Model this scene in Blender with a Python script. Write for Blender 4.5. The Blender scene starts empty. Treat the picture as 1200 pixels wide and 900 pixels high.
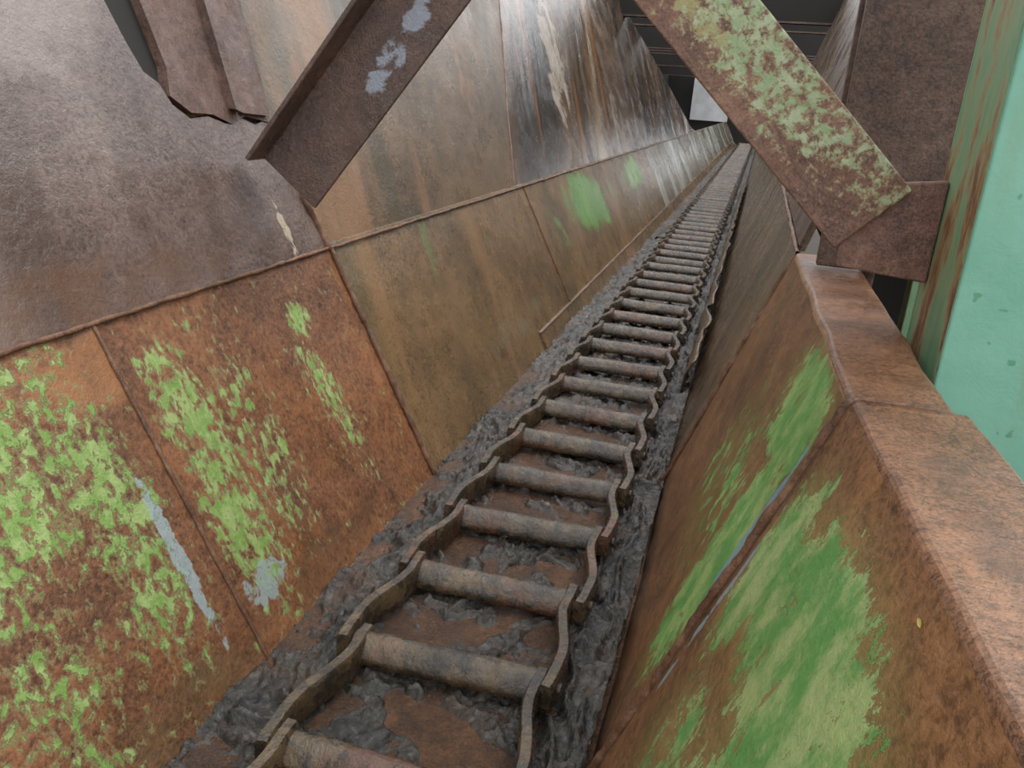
import bpy, bmesh, math, random
from mathutils import Vector, Matrix, noise
random.seed(4)
D=bpy.data; C=bpy.context
COL=C.collection
# ------------------------------------------------------------ helpers
def link(o,parent=None):
    COL.objects.link(o)
    if parent: o.parent=parent
    return o
def empty(name):
    return link(D.objects.new(name,None))
def mesh_obj(name,verts,faces,mat=None,parent=None,uvf=None,smooth=False):
    me=D.meshes.new(name); me.from_pydata(verts,[],faces); me.update()
    if uvf:
        uv=me.uv_layers.new(name='UVMap')
        for l in me.loops:
            uv.data[l.index].uv=uvf(me.vertices[l.vertex_index].co,l.vertex_index)
    if mat: me.materials.append(mat)
    if smooth:
        for p in me.polygons: p.use_smooth=True
    return link(D.objects.new(name,me),parent)
def box(name,lo,hi,mat,parent=None,bev=0.004):
    x0,y0,z0=lo;x1,y1,z1=hi
    v=[(x0,y0,z0),(x1,y0,z0),(x1,y1,z0),(x0,y1,z0),(x0,y0,z1),(x1,y0,z1),(x1,y1,z1),(x0,y1,z1)]
    f=[(0,3,2,1),(4,5,6,7),(0,1,5,4),(1,2,6,5),(2,3,7,6),(3,0,4,7)]
    o=mesh_obj(name,v,f,mat,parent)
    if bev:
        m=o.modifiers.new('b','BEVEL');m.width=bev;m.segments=2
    return o
class MB:
    def __init__(s,name):
        s.m=D.materials.new(name);s.m.use_nodes=True;s.nt=s.m.node_tree
        s.b=s.nt.nodes['Principled BSDF'];s.tc=s.nt.nodes.new('ShaderNodeTexCoord')
    def n(s,t,**k):
        x=s.nt.nodes.new(t)
        for a,b in k.items(): setattr(x,a,b)
        return x
    def set(s,inp,v):
        if isinstance(v,bpy.types.NodeSocket): s.nt.links.new(v,inp)
        else: inp.default_value=v
    def math(s,op,a,b=0.0,clamp=False):
        x=s.n('ShaderNodeMath',operation=op,use_clamp=clamp)
        s.set(x.inputs[0],a);s.set(x.inputs[1],b);return x.outputs[0]
    def mix(s,f,a,b,mode='MIX'):
        x=s.n('ShaderNodeMix',data_type='RGBA',blend_type=mode)
        s.set(x.inputs[0],f)
        for i,c in ((6,a),(7,b)):
            if isinstance(c,tuple): c=tuple(c)+((1,) if len(c)==3 else ())
            s.set(x.inputs[i],c)
        return x.outputs[2]
    def mapp(s,v,loc=(0,0,0),rot=(0,0,0),scale=(1,1,1),tex=False):
        x=s.n('ShaderNodeMapping',vector_type='TEXTURE' if tex else 'POINT')
        s.set(x.inputs[0],v);x.inputs[1].default_value=loc;x.inputs[2].default_value=rot;x.inputs[3].default_value=scale
        return x.outputs[0]
    def noise(s,v,scale,detail=5,rough=.6,dist=0):
        x=s.n('ShaderNodeTexNoise');s.set(x.inputs['Vector'],v);x.inputs['Scale'].default_value=scale
        x.inputs['Detail'].default_value=detail;x.inputs['Roughness'].default_value=rough;x.inputs['Distortion'].default_value=dist
        return x.outputs['Fac']
    def ss(s,v,lo,hi,a=0.,b=1.):
        x=s.n('ShaderNodeMapRange',interpolation_type='SMOOTHSTEP');s.set(x.inputs[0],v)
        for i,q in ((1,lo),(2,hi),(3,a),(4,b)): x.inputs[i].default_value=q
        return x.outputs[0]
    def ramp(s,f,stops):
        x=s.n('ShaderNodeValToRGB');s.set(x.inputs[0],f);e=x.color_ramp.elements
        while len(e)<len(stops): e.new(.5)
        for i,(p,c) in enumerate(stops):
            e[i].position=p;e[i].color=tuple(c)+(1,)
        return x.outputs[0]
    def ell(s,v,patches):
        out=None
        for (cu,cv,ru,rv,ang,g) in patches:
            mp=s.mapp(v,(cu,cv,0),(0,0,math.radians(ang)),(ru,rv,1),tex=True)
            l=s.n('ShaderNodeVectorMath',operation='LENGTH');s.set(l.inputs[0],mp)
            m=s.ss(l.outputs['Value'],1.25,.3,0,g)
            out=m if out is None else s.math('MAXIMUM',out,m)
        return out
    def bump(s,h,strength,dist,prev=None):
        x=s.n('ShaderNodeBump');s.set(x.inputs['Height'],h);x.inputs['Strength'].default_value=strength;x.inputs['Distance'].default_value=dist
        if prev is not None: s.set(x.inputs['Normal'],prev)
        return x.outputs[0]

RUST=[(.045,.02,.011),(.16,.058,.024),(.30,.115,.045)]
def rust(name,coord='UV',cols=RUST,sc=1.0,patches=None,pcols=((.20,.42,.09),(.36,.52,.17)),pscale=16,pstretch=(1,1,1),
         pthr=.62,psoft=.03,streak=None,stains_and_haze=None,rough=(.32,.6),bump=.5,primer=None,extra=None,spec=.5,fine=.45,under=None,pdist=.5,pfleck=.45,prough=.62,wet=None,pit=.5):
    s=MB(name); v=s.tc.outputs[coord]
    a=s.noise(v,2.2*sc,8,.62,.3); b=s.noise(v,11*sc,6,.7); f=s.noise(v,90*sc,4,.7)
    g=s.noise(v,34*sc,6,.75,.3)
    base=s.ramp(s.math('ADD',s.math('MULTIPLY',a,.6),s.math('MULTIPLY',b,.4)),[(.37,cols[0]),(.5,cols[1]),(.64,cols[2])])
    base=s.mix(s.ss(f,.35,.72,0,fine),base,tuple(min(1,c*1.8+.02) for c in cols[1]))
    base=s.mix(s.ss(f,.52,.3,0,fine),base,tuple(c*.4 for c in cols[0]))
    base=s.mix(s.ss(g,.50,.36,0,pit),base,tuple(c*.8 for c in cols[0]))
    base=s.mix(s.ss(g,.54,.68,0,pit*.8),base,tuple(min(1,c*1.15) for c in cols[2]))
    sn=None
    if streak:
        for (k,fu,fv,lo,hi,amt,col) in streak:
            sp=s.n('ShaderNodeSeparateXYZ');s.set(sp.inputs[0],v)
            uu=s.math('SUBTRACT',sp.outputs[0],s.math('MULTIPLY',sp.outputs[1],k))
            cb=s.n('ShaderNodeCombineXYZ');s.set(cb.inputs[0],s.math('MULTIPLY',uu,fu));s.set(cb.inputs[1],s.math('MULTIPLY',sp.outputs[1],fv))
            cb.inputs[2].default_value=random.random()*9
            n=s.noise(cb.outputs[0],1,6,.55,.15); sn=n
            base=s.mix(s.ss(n,lo,hi,0,amt),base,col)
    if stains_and_haze:
        for (p,col,amt,thr) in stains_and_haze:
            e=s.ell(v,p); e=s.math('ADD',e,s.math('MULTIPLY',s.math('SUBTRACT',s.noise(v,7,7,.65,.4),.5),1.1))
            base=s.mix(s.ss(e,thr,thr+.35,0,amt),base,col)
    rn=s.ss(s.noise(v,4*sc,6,.6),.35,.65,rough[0],rough[1])
    if wet and sn is not None:
        rn=s.math('MULTIPLY',rn,s.ss(sn,.45,.6,1,wet))
    hgt=s.math('ADD',s.math('MULTIPLY',b,.5),s.math('ADD',s.math('MULTIPLY',f,.25),s.math('MULTIPLY',g,.45)))
    if patches:
        vs=s.mapp(v,(0,0,0),(0,0,0),pstretch)
        n=s.math('ADD',s.math('MULTIPLY',s.noise(vs,pscale,6,prough,pdist),.75),s.math('MULTIPLY',s.noise(v,pscale*.28,4,.55),.25))
        e=s.ell(v,patches)
        t=s.math('ADD',n,e)
        if under:
            base=s.mix(s.ss(e,.05,.3,0,under[1]),base,under[0])
        if primer:
            base=s.mix(s.ss(t,pthr-.05,pthr,0,.75),base,primer)
        m=s.ss(t,pthr,pthr+psoft)
        pc=s.mix(s.ss(s.noise(vs,pscale*.6,6,.7),.4,.62),pcols[0],pcols[1])
        pc=s.mix(s.ss(f,.55,.75,0,pfleck),pc,tuple(c*.45 for c in pcols[0]))
        base=s.mix(m,base,pc)
        hgt=s.math('ADD',hgt,s.math('MULTIPLY',m,.35))
        rn=s.math('ADD',rn,s.math('MULTIPLY',m,.04))
    if extra:
        for (p,col,sc2,thr) in extra:
            e=s.ell(v,p); t=s.math('ADD',e,s.noise(v,sc2,5,.65,.6))
            base=s.mix(s.ss(t,thr,thr+.08,0,.85),base,col)
    s.set(s.b.inputs['Base Color'],base);s.set(s.b.inputs['Roughness'],rn)
    s.b.inputs['Specular IOR Level'].default_value=spec
    lw=s.noise(v,1.6*sc,3,.5)
    nb=s.bump(lw,.5,.05)
    if wet and sn is not None: nb=s.bump(sn,.35,.03,nb)
    s.set(s.b.inputs['Normal'],s.bump(hgt,bump,.012,nb))
    return s.m
# ------------------------------------------------------------ materials
PUR=[(.042,.025,.020),(.12,.080,.066),(.21,.155,.13)]
m_plate=rust('wet_plate_steel',cols=PUR,rough=(.14,.38),bump=.5,spec=.8,pit=.35,streak=[(.3,5,.8,.5,.75,.5,(.28,.20,.16)),(.2,3,.5,.52,.66,.6,(.06,.035,.025))],
    extra=[([(2.19,.76,.03,.13,8,.47)],(.46,.38,.26),20,.85)],
    stains_and_haze=[([(1.3,.74,1.9,.13,0,.9)],(.13,.065,.035),.75,.7),([(1.35,1.35,.6,.3,0,.9)],(.24,.19,.17),.75,.5)])  # second, paler patch paints reflected sky haze onto the plate
m_brown=rust('streaked_brown_steel',cols=[(.035,.024,.011),(.105,.063,.028),(.18,.11,.052)],rough=(.24,.42),spec=.7,pit=.3,
    streak=[(.25,2.6,.25,.5,.62,.85,(.25,.13,.06)),(.25,4,.4,.52,.68,.75,(.05,.04,.016)),(.2,9,.3,.6,.72,.35,(.30,.19,.11))],
    stains_and_haze=[([(2.7,1.15,.45,.6,0,.95)],(.07,.06,.026),.65,.8),([(4.35,1.3,.5,.7,-20,.9)],(.31,.16,.075),.7,.8)])
m_far=rust('black_streaked_steel',cols=[(.03,.022,.016),(.09,.055,.032),(.20,.12,.07)],rough=(.12,.34),spec=.9,bump=.3,wet=.3,pit=.25,
    streak=[(.8,1.3,.25,.48,.58,.9,(.025,.021,.018)),(.8,.8,.12,.56,.64,.8,(.36,.29,.20)),(.6,2.6,.3,.56,.68,.8,(.28,.13,.05))],
    extra=[([(6.7,1.45,.40,.8,-32,.40)],(.36,.30,.23),4,.78),([(6.1,1.1,.12,.5,-30,.40)],(.05,.045,.04),4,.78)])
YG=((.17,.29,.06),(.31,.40,.14))
LLC=[(.045,.020,.010),(.165,.066,.026),(.31,.125,.048)]
m_ll_a=rust('flaking_green_panel',cols=LLC,
    patches=[(.98,.50,.28,.24,0,.158),(1.2,.30,.12,.32,-6,.150),(.88,.22,.2,.5,0,.095),(1.12,.5,.2,.25,0,.13)],pscale=34,pstretch=(1.15,.85,1),pthr=.62,psoft=.03,prough=.66,
    pcols=YG,primer=(.25,.21,.09),pdist=.2,
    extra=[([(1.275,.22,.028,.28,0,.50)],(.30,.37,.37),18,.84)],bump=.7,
    streak=[(.2,5,.8,.54,.7,.55,(.07,.036,.017))],
    stains_and_haze=[([(1.1,-.02,.6,.13,0,.95)],(.10,.07,.03),.6,.75),([(1.3,.6,.25,.12,0,.9)],(.34,.15,.055),.7,.6)])
m_ll_b=rust('flaking_green_panel_mid',cols=LLC,
    patches=[(1.50,.46,.11,.22,0,.150),(1.50,.2,.13,.28,0,.160),(1.66,.32,.16,.3,0,.10),(2.05,.30,.09,.26,10,.12),(2.06,.53,.07,.06,0,.15)],pscale=36,pstretch=(1.2,.75,1),pthr=.62,prough=.66,
    primer=(.25,.20,.09),pcols=YG,pdist=.2,
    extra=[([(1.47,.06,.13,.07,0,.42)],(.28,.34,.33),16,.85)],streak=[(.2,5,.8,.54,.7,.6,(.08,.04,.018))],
    stains_and_haze=[([(1.75,.0,.5,.13,0,.95)],(.075,.05,.028),.6,.8)])
m_ll_c=rust('brown_lower_panel',cols=[(.045,.028,.012),(.14,.08,.031),(.24,.14,.06)],
    patches=[(6.3,.45,1.0,.26,0,.30),(8.6,.5,.9,.2,0,.30),(5.2,.4,.3,.2,0,.16)],pscale=4,pstretch=(1,.6,1),pthr=.62,psoft=.16,pit=.3,
    pcols=((.11,.25,.06),(.20,.34,.11)),rough=(.14,.36),spec=.85,wet=.4,
    streak=[(.3,2.5,.4,.5,.65,.6,(.085,.065,.025)),(.3,2,.3,.52,.62,.6,(.27,.145,.06))],
    stains_and_haze=[([(3.8,.12,1.2,.12,0,.9),(8,.15,3,.15,0,.9)],(.17,.16,.10),.7,.8)])
m_lower_far=rust('wet_far_panel',cols=[(.06,.05,.035),(.18,.15,.10),(.34,.31,.24)],rough=(.05,.22),spec=1,
    streak=[(.3,.9,.3,.48,.6,.8,(.45,.47,.43)),(.3,1.2,.3,.58,.68,.6,(.08,.06,.04))])  # whitish streaks paint the sky's reflection into the wet steel colour
m_r_near=rust('scraped_green_panel',cols=[(.055,.026,.012),(.18,.085,.034),(.32,.155,.064)],
    patches=[(.86,.70,.46,.22,0,.29),(.60,.50,.48,.40,0,.26),(.95,.35,.3,.3,0,.20),(1.15,.66,.12,.24,0,.30)],pscale=15,pstretch=(1.4,.8,1),pthr=.69,psoft=.03,prough=.8,
    pcols=((.11,.29,.07),(.34,.43,.17)),under=((.27,.24,.08),.7),pdist=.1,
    stains_and_haze=[([(.5,.66,.35,.10,0,.9)],(.40,.32,.16),.7,.5)],
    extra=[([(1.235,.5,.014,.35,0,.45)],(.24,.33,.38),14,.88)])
m_r_far=rust('scraped_green_panel_mid',cols=[(.045,.023,.011),(.16,.075,.029),(.28,.135,.055)],
    patches=[(1.52,.80,.32,.16,0,.31),(1.42,.50,.16,.40,0,.31),(1.78,.50,.45,.32,0,.18)],pscale=15,pstretch=(1.4,.8,1),pthr=.69,psoft=.03,prough=.8,pdist=.1,
    pcols=((.11,.30,.07),(.29,.42,.14)),under=((.23,.20,.05),.7),
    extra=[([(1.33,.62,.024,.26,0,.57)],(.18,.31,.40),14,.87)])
m_r_dark=rust('dark_far_panel',cols=[(.035,.022,.01),(.10,.06,.03),(.19,.115,.06)],rough=(.16,.40),spec=.7,pit=.3,
    streak=[(.3,3,.4,.55,.65,.6,(.22,.14,.08)),(.3,3,.3,.5,.6,.6,(.035,.026,.016))])
m_weld=rust('weld_bead','Object',cols=[(.04,.02,.012),(.14,.065,.032),(.30,.16,.09)],sc=4,rough=(.3,.6))
m_beam1=rust('brace_rust_left','UV',cols=[(.035,.02,.015),(.10,.052,.036),(.19,.11,.08)],sc=2,rough=(.2,.42),spec=.9,bump=.8,
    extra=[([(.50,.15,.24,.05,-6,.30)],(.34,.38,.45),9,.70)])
m_beam2=rust('brace_green_rust','UV',cols=[(.045,.024,.016),(.165,.082,.052),(.30,.165,.10)],sc=2,
    patches=[(.42,.12,.42,.10,0,.145),(.75,.12,.3,.12,0,.14),(.1,.15,.25,.08,0,.11)],pscale=44,pthr=.62,prough=.7,pcols=((.27,.36,.19),(.40,.44,.28)),primer=(.33,.28,.15),pdist=.2,
    extra=[([(.55,.07,.2,.05,0,.2)],(.34,.30,.13),18,.72)])
m_col=rust('column_rust','Object',cols=[(.035,.021,.016),(.10,.056,.040),(.19,.12,.085)],sc=1.5,bump=.8)
m_strip=rust('stiffener_rust','Object',cols=[(.03,.017,.013),(.10,.052,.036),(.19,.11,.08)],sc=2.5,rough=(.3,.6))
m_gus=rust('gusset_rust','Object',cols=[(.05,.026,.02),(.17,.085,.06),(.30,.175,.12)],sc=2.2)
def teal():
    s=MB('teal_paint');v=s.tc.outputs['Object']
    n=s.noise(v,3,5);c=s.mix(s.ss(n,.35,.65),(.14,.36,.25),(.19,.43,.315))
    k=s.noise(v,26,2,.5,.2); c=s.mix(s.ss(k,.68,.72),c,(.10,.28,.17))
    q=s.noise(s.mapp(v,scale=(1,1,.15)),14,5,.6); c=s.mix(s.ss(q,.55,.75,0,.35),c,(.20,.30,.18))
    r=s.noise(v,22,5,.7,.4)
    vv=s.mapp(v,(0,0,0),(math.radians(90),0,0))
    e=s.ell(vv,[(.372,0,.022,30,0,.35)])
    t=s.math('ADD',r,e)
    c=s.mix(s.ss(t,.72,.75),c,(.55,.56,.48))
    c=s.mix(s.ss(t,.80,.85),c,(.26,.13,.07))
    s.set(s.b.inputs['Base Color'],c);s.b.inputs['Roughness'].default_value=.4
    s.set(s.b.inputs['Normal'],s.bump(r,.15,.01));return s.m
m_teal=teal()
def green_flange():
    s=MB('green_rust_flange');v=s.tc.outputs['Object']
    vs=s.mapp(v,scale=(1,1,.3));n=s.noise(vs,11,8,.72,.2)
    c=s.ramp(n,[(.36,(.12,.26,.14)),(.49,(.20,.33,.18)),(.53,(.30,.22,.10)),(.60,(.16,.07,.035)),(.7,(.07,.035,.02))])
    s.set(s.b.inputs['Base Color'],c);s.b.inputs['Roughness'].default_value=.5
    s.set(s.b.inputs['Normal'],s.bump(n,.3,.01));return s.m
m_gfl=green_flange()
def chainmat():
    s=MB('chain_steel');v=s.tc.outputs['Object']
    n=s.noise(v,9,7,.65);f=s.noise(v,60,5,.75);g=s.noise(v,22,6,.75,.5)
    c=s.ramp(n,[(.34,(.020,.014,.008)),(.5,(.066,.043,.020)),(.66,(.14,.092,.045))])
    c=s.mix(s.ss(f,.54,.72,0,.5),c,(.24,.17,.095))
    c=s.mix(s.ss(s.noise(v,3.3,4),.50,.62,0,.75),c,(.12,.046,.020))
    c=s.mix(s.ss(g,.50,.58,0,.9),c,(.022,.018,.014))
    s.set(s.b.inputs['Base Color'],c);s.set(s.b.inputs['Roughness'],s.ss(f,.3,.7,.12,.34))
    s.b.inputs['Metallic'].default_value=.1;s.b.inputs['Specular IOR Level'].default_value=.9
    s.set(s.b.inputs['Normal'],s.bump(s.math('ADD',f,s.math('MULTIPLY',g,2.0)),.6,.006));return s.m
m_chain=chainmat()
def mudmat():
    s=MB('wet_mud');v=s.tc.outputs['Object']
    n=s.noise(v,8,6,.6);f=s.noise(v,45,6,.7,.8);g=s.noise(v,160,3,.6)
    c=s.ramp(s.math('ADD',s.math('MULTIPLY',n,.5),s.math('MULTIPLY',f,.5)),[(.38,(.008,.006,.005)),(.52,(.034,.028,.021)),(.68,(.12,.10,.078))])
    c=s.mix(s.ss(s.noise(v,5,5,.6),.52,.68,0,.65),c,(.085,.045,.023))
    s.set(s.b.inputs['Base Color'],c);s.set(s.b.inputs['Roughness'],s.ss(f,.3,.7,.08,.28));s.b.inputs['Specular IOR Level'].default_value=.75
    h=s.math('ADD',f,s.math('MULTIPLY',g,.2))
    s.set(s.b.inputs['Normal'],s.bump(h,.8,.010));return s.m
m_mud=mudmat()
m_floor=rust('wet_rust_floor','Object',cols=[(.025,.014,.008),(.09,.042,.019),(.22,.10,.043)],sc=4,rough=(.06,.28),spec=.8,bump=1.0)
def flat(name,c,r=.8):
    s=MB(name);n=s.noise(s.tc.outputs['Object'],3,5)
    s.set(s.b.inputs['Base Color'],s.mix(n,tuple(x*.5 for x in c),tuple(min(.95,x*1.5) for x in c)));s.b.inputs['Roughness'].default_value=r;return s.m
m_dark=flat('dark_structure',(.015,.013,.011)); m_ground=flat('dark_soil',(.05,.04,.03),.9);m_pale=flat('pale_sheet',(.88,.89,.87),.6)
m_leaf=flat('yellow_leaf',(.50,.42,.12),.6)

# ------------------------------------------------------------ wall plates given in (Y,z)
def LUx(z): return -1.29-.42*(z-.675)
def LLx(z): return -.9-.39*(z+.06)/.735
def RLx(z): return -.14+.302*(z+.06)/.844
def RUx(z): return .162+.30*(z-.784)
def plate(name,poly,fx,off,mat,parent,th=.012,inner=1):
    v=[(fx(z)+off,y,z) for y,z in poly]; n=len(v)
    vb=[(x-inner*th,y,z) for x,y,z in v]
    f=[tuple(range(n)),tuple(reversed(range(n,2*n)))]
    for i in range(n):
        j=(i+1)%n; f.append((j,i,n+i,n+j))
    o=mesh_obj(name,v+vb,f,mat,parent,uvf=lambda co,i:(co.y,co.z))
    bm=bmesh.new();bm.from_mesh(o.data);bmesh.ops.recalc_face_normals(bm,faces=bm.faces);bm.to_mesh(o.data);bm.free()
    return o
def weld(name,pts,r,parent,mat=None,seg=.012):
    P=[]
    for a,b in zip(pts[:-1],pts[1:]):
        a=Vector(a);b=Vector(b);k=max(1,int((b-a).length/seg))
        k=min(k,220)
        P+= [a.lerp(b,i/k) for i in range(k)]
    P.append(Vector(pts[-1]))
    vs=[];fs=[];S=6
    for i,p in enumerate(P):
        t=(P[min(i+1,len(P)-1)]-P[max(i-1,0)]).normalized()
        u=t.cross(Vector((.3,.2,1))).normalized();w=t.cross(u)
        nz=noise.noise(p*40);rr=r*(1+.45*nz+.25*noise.noise(p*110))
        pp=p+u*noise.noise(p*15)*r*.7
        for k in range(S):
            a=2*math.pi*k/S; vs.append(pp+(u*math.cos(a)+w*math.sin(a))*rr)
    for i in range(len(P)-1):
        for k in range(S):
            k2=(k+1)%S; fs.append((i*S+k,i*S+k2,(i+1)*S+k2,(i+1)*S+k))
    return mesh_obj(name,[tuple(q) for q in vs],fs,mat or m_weld,parent,smooth=True)

WL=empty('wall_left')
plate('upper_panel_mid',[(1.7,.675),(4.66,.675),(5.0,1.1),(5.58,1.75),(6.3,2.7),(1.2,2.7)],LUx,-.03,m_brown,WL)
plate('upper_panel_far',[(4.66,.675),(18,.675),(17.2,.76),(14.6,1.6),(11.94,2.34),(11.2,2.7),(6.3,2.7),(5.58,1.75),(5.0,1.1)],LUx,-.03,m_far,WL)
rag=[(2.37,.80),(2.33,.90),(2.335,.98),(2.31,1.07),(2.24,1.055),(2.18,1.075),(2.1,1.06),(2.03,1.08),(1.95,1.075),(1.90,1.11),(1.88,1.16),(1.84,1.185),(1.82,1.25),(1.80,1.35),(1.76,1.6),(1.70,2.7)]
plate('upper_panel_near',[(-2.5,.675),(2.39,.675)]+rag+[(-2.5,2.7)],LUx,0,m_plate,WL,th=.02)
plate('slot_shade',[(1.6,1.1),(1.96,1.1),(2.1,2.7),(1.5,2.7)],LUx,-.026,m_dark,WL,th=.01)  # dark sheet standing in for the shade inside the slot
plate('stiffener_base',[(1.93,1.20),(1.90,1.13),(1.96,1.09),(2.05,1.085),(2.12,1.06),(2.20,1.08),(2.32,1.06),(2.345,1.12),(2.40,1.4),(2.62,2.7),(1.96,2.7),(1.93,1.4)],LUx,.004,m_strip,WL,th=.03)
plate('stiffener_rib',[(2.13,1.10),(2.16,1.09),(2.21,1.35),(2.42,2.7),(2.38,2.7),(2.17,1.35)],LUx,.03,m_strip,WL,th=.03)
plate('stiffener_strip',[(2.17,1.09),(2.31,1.08),(2.36,1.35),(2.58,2.7),(2.42,2.7),(2.21,1.35)],LUx,.016,m_strip,WL,th=.015)
plate('lower_panel_near',[(-2.5,-.08),(1.36,-.08),(1.36,.69),(-2.5,.69)],LLx,0,m_ll_a,WL)
plate('lower_panel_second',[(1.36,-.08),(2.40,-.08),(2.40,.69),(1.36,.69)],LLx,-.004,m_ll_b,WL)
plate('lower_panel_third',[(2.40,-.08),(10,-.08),(10,.69),(2.40,.69)],LLx,-.008,m_ll_c,WL)
plate('lower_panel_far',[(10,-.08),(32,-.08),(32,.69),(10,.69)],LLx,-.008,m_lower_far,WL)
plate('liner_strip',[(4.0,-.08),(31,-.08),(31,.07),(4.0,.03)],LLx,.006,m_ll_c,WL,th=.02)
weld('weld_seam_long',[(-1.288,-1,.68),(-1.288,2.4,.682),(-1.296,6,.682),(-1.296,20,.682)],.006,WL)
weld('weld_seam_a',[(LLx(.68)+.002,1.36,.68),(LLx(-.06)+.002,1.36,-.06)],.005,WL)
weld('weld_seam_b',[(LLx(.68)+.002,2.40,.68),(LLx(-.06)+.002,2.40,-.06)],.010,WL)
weld('weld_seam_c',[(LUx(.68)+.0,2.39,.68),(LUx(.9)+.0,2.335,.9)],.012,WL)
weld('weld_seam_d',[(LUx(.68)-.03,4.66,.68),(LUx(1.1)-.03,5.0,1.1),(LUx(1.75)-.03,5.58,1.75)],.006,WL)
weld('weld_seam_e',[(LLx(.68)-.006,4.75,.68),(LLx(-.0)-.006,4.75,0)],.005,WL)
weld('weld_liner',[(LLx(.03)+.008,4.0,.03),(LLx(.07)+.008,31,.07)],.005,WL)

# ------------------------------------------------------------ right wall
WR=empty('wall_right')
def lin(tab,y):
    if y<=tab[0][0]: a,b=tab[0],tab[1]
    else:
        for a,b in zip(tab[:-1],tab[1:]):
            if y<=b[0]: break
    return a[1]+(b[1]-a[1])*(y-a[0])/(b[0]-a[0])
RID=[(.5,.25),(.75,.232),(1.275,.198),(2.65,.162)]
OUT=[(.5,.385),(.98,.356),(1.37,.334),(2.65,.323)]
def loft(name,y0,y1,dz,mat,matcap,outadd=0):
    NY=120
    ys=[y0+(y1-y0)*i/NY for i in range(NY+1)]
    vs=[];uv=[];fs=[]
    for y in ys:
        xr=lin(RID,y);xo=lin(OUT,y)+outadd;xb=-.13 if y<2 else -.13-.01*(y-2)/.65
        zt=.784+dz+.0015*noise.noise(Vector((y*30,0,0))); prof=[]
        for k in range(9):
            t=k/8*.99; prof.append((xb+(xr-xb)*t,-.07+(zt+.07)*t))
        prof+=[(xr-.001,zt-.003),(xr+.001,zt-.0005),(xr+.004,zt+.001)]
        for k in range(1,5): prof.append((xr+.004+(xo-xr-.008)*k/4,zt+.001))
        prof+=[(xo,zt-.002),(xo+.002,zt-.008),(xo+.002,zt-.14)]
        s=0;last=None
        for q in prof:
            if last: s+=math.hypot(q[0]-last[0],q[1]-last[1])
            last=q
            w=.004*noise.noise(Vector((q[0]*5,y*5,q[1]*5)))
            vs.append((q[0]+w,y,q[1]+w*.6));uv.append((y,s))
    n=len(prof)
    for i in range(len(ys)-1):
        for k in range(n-1):
            fs.append((i*n+k,(i+1)*n+k,(i+1)*n+k+1,i*n+k+1))
    o=mesh_obj(name,vs,fs,mat,WR,uvf=lambda co,i:uv[i],smooth=False)
    o.data.materials.append(matcap)
    for p in o.data.polygons:
        k=p.index%(n-1)
        if k>=8: p.material_index=1
        p.use_smooth=True
    # keep the folded corner crisp
    me=o.data
    bm=bmesh.new();bm.from_mesh(me)
    for e in bm.edges:
        if len(e.link_faces)==2 and e.calc_face_angle(0)>math.radians(14): e.smooth=False
    bm.to_mesh(me);bm.free()
    m=o.modifiers.new('s','SOLIDIFY');m.thickness=.012;m.offset=0
    return o
m_cap=rust('rusty_cap','UV',cols=[(.045,.023,.012),(.165,.074,.034),(.32,.155,.078)],sc=2,rough=(.22,.46),fine=.6,spec=.6,pit=.6,
   stains_and_haze=[([(1.0,.90,3.0,.012,0,.95)],(.44,.25,.12),.6,.55),([(.9,1.0,.4,.06,0,.8),(2.2,1.0,.3,.1,0,.8)],(.09,.045,.025),.6,.6)])
loft('capped_panel_near',-1.2,1.262,.008,m_r_near,m_cap,.012)
loft('capped_panel_second',1.29,2.66,0,m_r_far,m_cap)
box('joint_backing',(.20,1.24,.70),(.335,1.31,.782),m_weld,WR,.002)
weld('weld_joint',[(-.125,1.277,-.05),(.0,1.277,.28),(.12,1.277,.60),(.193,1.277,.786),(.33,1.277,.789)],.012,WR)
weld('weld_joint_end',[(-.145,2.66,-.05),(.16,2.66,.785)],.009,WR)
plate('far_panel',[(2.66,-.08),(31,-.08),(31,.784),(2.66,.784)],RLx,.0,m_r_dark,WR,inner=-1)
plate('far_upper_panel',[(2.75,.784),(12,.784),(12,2.6),(2.9,2.6)],RUx,.012,m_r_dark,WR,inner=-1)
plate('far_upper_patch',[(2.75,.80),(4.6,.80),(4.9,2.6),(2.9,2.6)],RUx,.0,m_col,WR,inner=-1)
weld('weld_far_seam',[(.162,2.7,.786),(.162,22,.786)],.009,WR)
vs=[];fs=[];NN=260
for i in range(NN+1):
    y=3.6+i*.04
    h=.10+.05*noise.noise(Vector((y*2.1,3,0)))+.02*noise.noise(Vector((y*9,1,0)))
    w=.020*noise.noise(Vector((y*3.3,9,0)))
    for j,(zz,xx) in enumerate([(-.06,-.17),(h*.5,-.16+w),(h,-.135+w*1.6),(h+.012,-.125+w*2)]): vs.append((xx,y,zz))
for i in range(NN):
    for j in range(3): fs.append((i*4+j,i*4+4+j,i*4+5+j,i*4+1+j))
o=mesh_obj('torn_liner',vs,fs,m_r_dark,WR,uvf=lambda co,i:(co.y,co.z),smooth=True)
o.modifiers.new('s','SOLIDIFY').thickness=.008
# small fallen leaf lying on the near right panel
lp=[];LN=9
for i in range(LN+1):
    t=i/LN;w=.003*math.sin(math.pi*t)**.8
    for sg in (-1,0,1): lp.append((.211+sg*w*.35,.735+(t-.5)*.016,.759+sg*w*.9+ (0 if sg else -.001)))
lf=[]
for i in range(LN):
    for j in range(2): lf.append((i*3+j,i*3+3+j,i*3+4+j,i*3+1+j))
mesh_obj('fallen_leaf',lp,lf,m_leaf)

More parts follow.
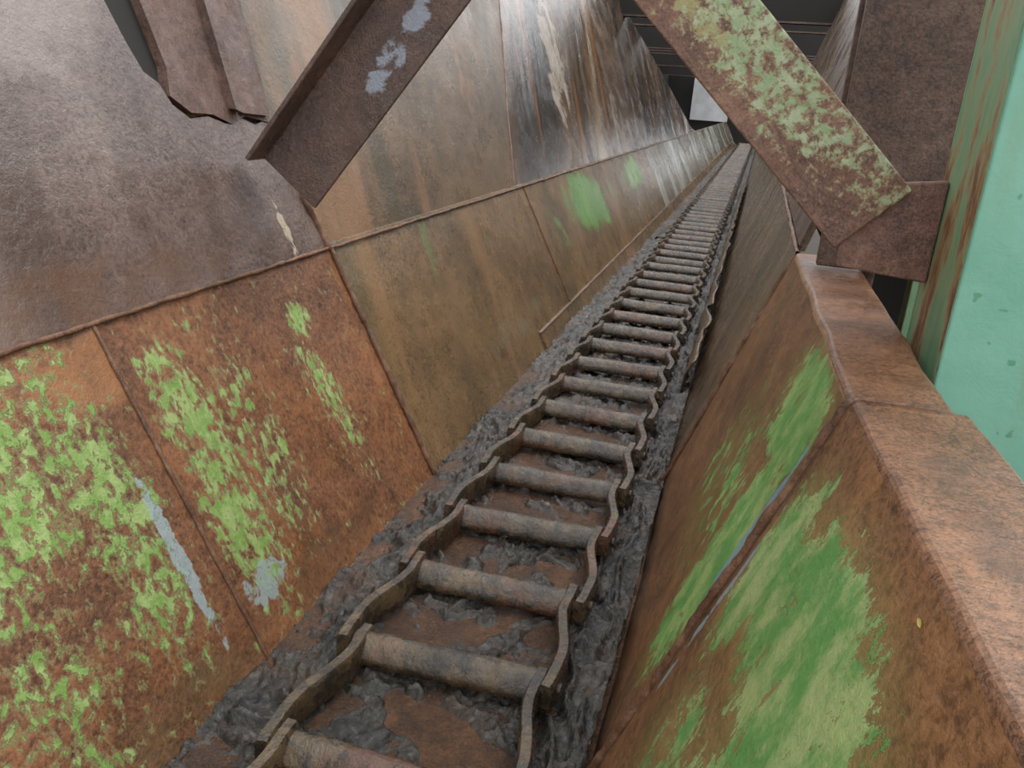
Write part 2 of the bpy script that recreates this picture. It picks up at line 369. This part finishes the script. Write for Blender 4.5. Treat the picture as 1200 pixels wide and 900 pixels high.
# ------------------------------------------------------------ floor + mud
box('floor',(-.93,-2.5,-.09),(-.10,32,-.06),m_floor,None,0)
def rdg(p): return (1-min(1,abs(noise.noise(p))*2.2))
def hgt(x,y):
    p=Vector((x,y,0))
    wv=Vector((noise.noise(p*6),noise.noise(p*6+Vector((9,2,1))),0))*.06
    q0=p+wv
    cell=((y-1.10)/.33)%1.0
    inner=(-.70<x<-.27)
    ed=min(abs(x+.70),abs(x+.27))
    cl=(rdg(q0*11)**3)*.020+(rdg(q0*26+Vector((0,4,0)))**2)*.013+noise.noise(q0*60)*.006
    if inner:
        i=noise.noise(p*4.2+Vector((7,3,0)))+.8*noise.noise(q0*12)+.18*math.cos(cell*2*math.pi)+.20
        if y>3: i+=.1
        k=max(0,min(1,(i+.08)/.3))
        return -.078+k*(.017+cl*.9)
    else:
        q=Vector((q0.x*22,q0.y*6,1.7)); rope=rdg(q)**3*.026
        g=noise.noise(Vector((x*5,y*4.3,5)))
        rt=x>-.3
        wl=max(0,min(1,(-.78-x)/.10)) if not rt else 0
        return -.068+.024*g+(.012 if rt else .010)+cl*(.8 if rt else 1.0)+rope*(1.2 if rt else .5)-.016*wl-max(0,.03-ed)*.6
def mudgrid(name,y0,y1,dy,dx,parent,dz=0):
    x0=-.905;wd=.765
    nx=int(wd/dx);ny=int((y1-y0)/dy);vs=[];fs=[]
    for j in range(ny+1):
        y=y0+dy*j
        for i in range(nx+1):
            x=x0+wd*i/nx;vs.append((x,y,hgt(x,y)+dz*min(1,(y-y0)/2)))
    for j in range(ny):
        for i in range(nx):
            a=j*(nx+1)+i;fs.append((a,a+1,a+nx+2,a+nx+1))
    return mesh_obj(name,vs,fs,m_mud,parent,smooth=True)
MU=empty('wet_mud')
mudgrid('mud_near',.6,3.2,.0055,.0055,MU)
mudgrid('mud_mid',3.2,8,.014,.011,MU)
mudgrid('mud_far',8,31.5,.06,.03,MU,-.012)

# ------------------------------------------------------------ conveyor chain
vs=[];fs=[]
def sweep(pts,prof,axis='y'):
    base=len(vs);n=len(prof)
    for i,p in enumerate(pts):
        t=(pts[min(i+1,len(pts)-1)]-pts[max(i-1,0)]).normalized()
        side=t.cross(Vector((0,0,1))).normalized()
        for a,b in prof: vs.append(tuple(p+side*a+Vector((0,0,b))))
    for i in range(len(pts)-1):
        for k in range(n):
            k2=(k+1)%n;fs.append((base+i*n+k,base+i*n+k2,base+(i+1)*n+k2,base+(i+1)*n+k))
    fs.append(tuple(base+k for k in reversed(range(n))));fs.append(tuple(base+(len(pts)-1)*n+k for k in range(n)))
def sstep(t): t=max(0,min(1,t));return t*t*(3-2*t)
bar=[(-.013,-.038),(.013,-.038),(.015,-.032),(.015,.018),(.010,.027),(-.010,.027),(-.015,.018),(-.015,-.032)]
# flight: rolled steel section, rounded crown with a drooping front lip
rung=[(-.038,-.036),(-.043,-.026),(-.041,-.012),(-.034,-.003),(-.026,.006),(-.016,.015),(-.004,.020),(.010,.020),(.021,.014),(.028,.003),(.030,-.034)]
PI=.33
for n in range(-4,92):
    y=1.10+PI*n; jx=random.uniform(-.004,.004);jz=random.uniform(-.003,.004)
    xl=-.705+jx;xr=-.265+jx
    sk=random.uniform(-.010,.010);base=len(vs);m=len(rung);K=24 if n<8 else 8
    for i in range(K+1):
        x=xl+(xr-xl)*i/K
        wv=.003*noise.noise(Vector((x*11,y*3,0)))
        for j,(a,b) in enumerate(rung):
            er=.0022*noise.noise(Vector((x*35,y*7,j*.9)))
            vs.append((x,y+a+er+sk*(i/K-.5)*2,b+jz+wv+er))
    for i in range(K):
        for k in range(m):
            k2=(k+1)%m;fs.append((base+i*m+k,base+(i+1)*m+k,base+(i+1)*m+k2,base+i*m+k2))
    for sgn,xc in ((-1,xl),(1,xr)):
        pts=[]
        for i in range(23):
            t=-.14+1.22*i/22
            off=.018-.030*sstep((t-.18)/.65)+.004*math.sin(min(max(t,0),1)*6.28)
            off-=.005*sstep((-.04-t)/.10)
            off+=.0012*noise.noise(Vector((t*9,y*5,sgn)))
            pts.append(Vector((xc+sgn*off,y+PI*t,jz+.006*(1-t)+.0015*noise.noise(Vector((t*8,y*3,sgn*2))))))
        sweep(pts,bar)
        b0=len(vs)
        for xx in (xc,xc+sgn*.040):
            for k in range(10):
                a=2*math.pi*k/10;vs.append((xx,y+.013*math.cos(a),jz-.004+.013*math.sin(a)))
        for k in range(10):
            k2=(k+1)%10;fs.append((b0+k,b0+k2,b0+10+k2,b0+10+k))
        fs.append(tuple(b0+10+k for k in range(10)))
ch=mesh_obj('conveyor_chain',vs,fs,m_chain)
bm=bmesh.new();bm.from_mesh(ch.data);bmesh.ops.recalc_face_normals(bm,faces=bm.faces)
for f in bm.faces: f.smooth=True
for e in bm.edges:
    if len(e.link_faces)==2 and e.calc_face_angle(0)>math.radians(42): e.smooth=False
bm.to_mesh(ch.data);bm.free()

# ------------------------------------------------------------ brace beams
def angle(name,a,b,width_dir,w,leg,th,mat,y,legsign,endcut=0):
    ax=Vector((a[0],0,a[1]));bx=Vector((b[0],0,b[1]));wd=Vector((width_dir[0],0,width_dir[1]));L=(bx-ax).length
    d=(bx-ax).normalized()
    g=1 if legsign>0 else -1
    prof=[(0,0),(w,0),(w,g*th),(th,g*th),(th,g*leg),(0,g*leg)]
    v=[];uv=[];K=30
    for i in range(K+1):
        for (p,q) in prof:
            st=ax+wd*p+d*(endcut*p)
            pos=st.lerp(bx+wd*p,i/K);v.append((pos.x,y+q,pos.z));uv.append((L*i/K,p+abs(q)))
    n=len(prof);f=[]
    for i in range(K):
        for k in range(n):
            k2=(k+1)%n;f.append((i*n+k,i*n+k2,(i+1)*n+k2,(i+1)*n+k))
    f.append(tuple(range(n)));f.append(tuple(K*n+k for k in reversed(range(n))))
    o=mesh_obj(name,v,f,mat,None,uvf=lambda co,i:(uv[i][0],uv[i][1]))
    bm=bmesh.new();bm.from_mesh(o.data);bmesh.ops.recalc_face_normals(bm,faces=bm.faces);bm.to_mesh(o.data);bm.free()
    m=o.modifiers.new('b','BEVEL');m.width=.004;m.segments=2;m.limit_method='ANGLE'
    return o
w1=(.785,-.62)
a1=(-1.38,.975);b1=(a1[0]+.62*1.2,a1[1]+.785*1.2)
angle('brace_beam',a1,b1,w1,.215,.10,.014,m_beam1,2.17,-1)
d2=Vector((-.72,.69)).normalized();w2=(.69,.72)
a2=(.1795,.937);b2=(a2[0]+d2.x*1.15,a2[1]+d2.y*1.15)
angle('brace_beam',a2,b2,w2,.18,.075,.012,m_beam2,1.82,1)
def quadplate(name,pts,y,th,mat,parent=None):
    n=len(pts);v=[(x,y,z) for x,z in pts]+[(x,y+th,z) for x,z in pts]
    f=[tuple(range(n)),tuple(reversed(range(n,2*n)))]+[((i+1)%n,i,n+i,n+(i+1)%n) for i in range(n)]
    o=mesh_obj(name,v,f,mat,parent)
    bm=bmesh.new();bm.from_mesh(o.data);bmesh.ops.recalc_face_normals(bm,faces=bm.faces);bm.to_mesh(o.data);bm.free()
    m=o.modifiers.new('b','BEVEL');m.width=.004;m.segments=2;return o
quadplate('gusset_plate',[(.184,1.066),(.370,1.090),(.3705,.884),(.190,.900)],1.838,.03,m_gus)
COLM=empty('steel_column')
box('column_plate',(.20,2.42,.80),(.50,2.45,2.8),m_col,COLM)
box('column_web',(.34,2.45,-1.9),(.36,2.62,2.8),m_col,COLM)
box('column_rear_flange',(.20,2.62,.9),(.50,2.65,2.8),m_col,COLM)
PO=empty('steel_post')
box('teal_face',(.372,1.58,-1.9),(.70,1.595,2.8),m_teal,PO)
box('green_flange',(.372,1.597,-1.9),(.386,1.90,2.8),m_gfl,PO)
box('rear_face',(.372,1.902,-1.9),(.70,1.917,2.8),m_gfl,PO)
# ------------------------------------------------------------ outside structure
OS=empty('support_frame')
box('rail',(.55,2.0,.30),(.62,8,.40),m_dark,OS)
box('rail_low',(.75,2.0,-.1),(.85,8,.05),m_dark,OS)
box('strut',(.60,3.2,-1.9),(.72,3.3,.8),m_gfl,OS)
box('strut_2',(.5,4.2,-1.9),(.6,4.3,.8),m_dark,OS)
box('sky_screen',(1.5,3,-1.9),(1.56,14,1.3),m_dark,OS)  # added dark sheet, keeps bright sky out of the side opening
box('ground',(-30,-20,-1.95),(30,60,-1.9),m_ground,None,0)
CE=empty('overhead_frame')
yy=11.6;i=0
while yy<36:
    z0=2.22+.10*math.sin(i*2.1)
    box('cross_beam_%d'%i,(-4,yy,z0),(1.0+.03*yy,yy+.10,2.75),m_dark,CE,0)
    box('cross_beam_flange_%d'%i,(-4,yy-.05,z0),(1.0+.03*yy,yy+.15,z0+.02),m_col,CE,0)
    yy+=2.4+.3*(i%2);i+=1
box('long_beam',(-.6,11.7,2.1),(-.45,34,2.4),m_dark,CE,0)
WB=empty('wall_back')
box('back_right',(-1.5,36,-1.9),(2.3,36.1,3.4),m_dark,WB,0)
box('back_left',(-6,36,-1.9),(-2.9,36.1,3.4),m_dark,WB,0)
box('back_low',(-2.9,36,-1.9),(-1.5,36.1,.7),m_dark,WB,0)
box('back_top',(-2.9,36,2.1),(-1.5,36.1,3.4),m_dark,WB,0)
box('back_pale_sheet',(-2.95,35.9,.6),(-1.45,35.98,2.2),m_pale,WB,0)
box('left_sky_screen',(-4.1,9,-1.9),(-4,36,3.2),m_dark,WB,0)  # added dark sheet so the opening past the left wall stays dark
# ------------------------------------------------------------ camera
X=Vector((3750,608,-960)).normalized();Y=Vector((298,-322,960)).normalized();Z=X.cross(Y)
cam=D.cameras.new('camera');co=D.objects.new('camera',cam);link(co)
cam.sensor_width=36;cam.lens=28.8;cam.clip_start=.02;cam.clip_end=200
r=Vector((X.x,Y.x,Z.x));u=-Vector((X.y,Y.y,Z.y));b=-Vector((X.z,Y.z,Z.z))
co.matrix_world=Matrix(((r.x,u.x,b.x,0),(r.y,u.y,b.y,0),(r.z,u.z,b.z,1.2),(0,0,0,1)))
C.scene.camera=co
# ------------------------------------------------------------ light
w=D.worlds.new('overcast');C.scene.world=w;w.use_nodes=True
bg=w.node_tree.nodes['Background'];bg.inputs[0].default_value=(.95,.97,1,1);bg.inputs[1].default_value=1.85
s=D.lights.new('sun','SUN');s.energy=1.6;s.angle=math.radians(26);s.color=(1,.98,.95)
so=D.objects.new('sun',s);link(so);so.rotation_euler=(math.radians(-18),math.radians(22),0)
C.scene.view_settings.view_transform='Standard'
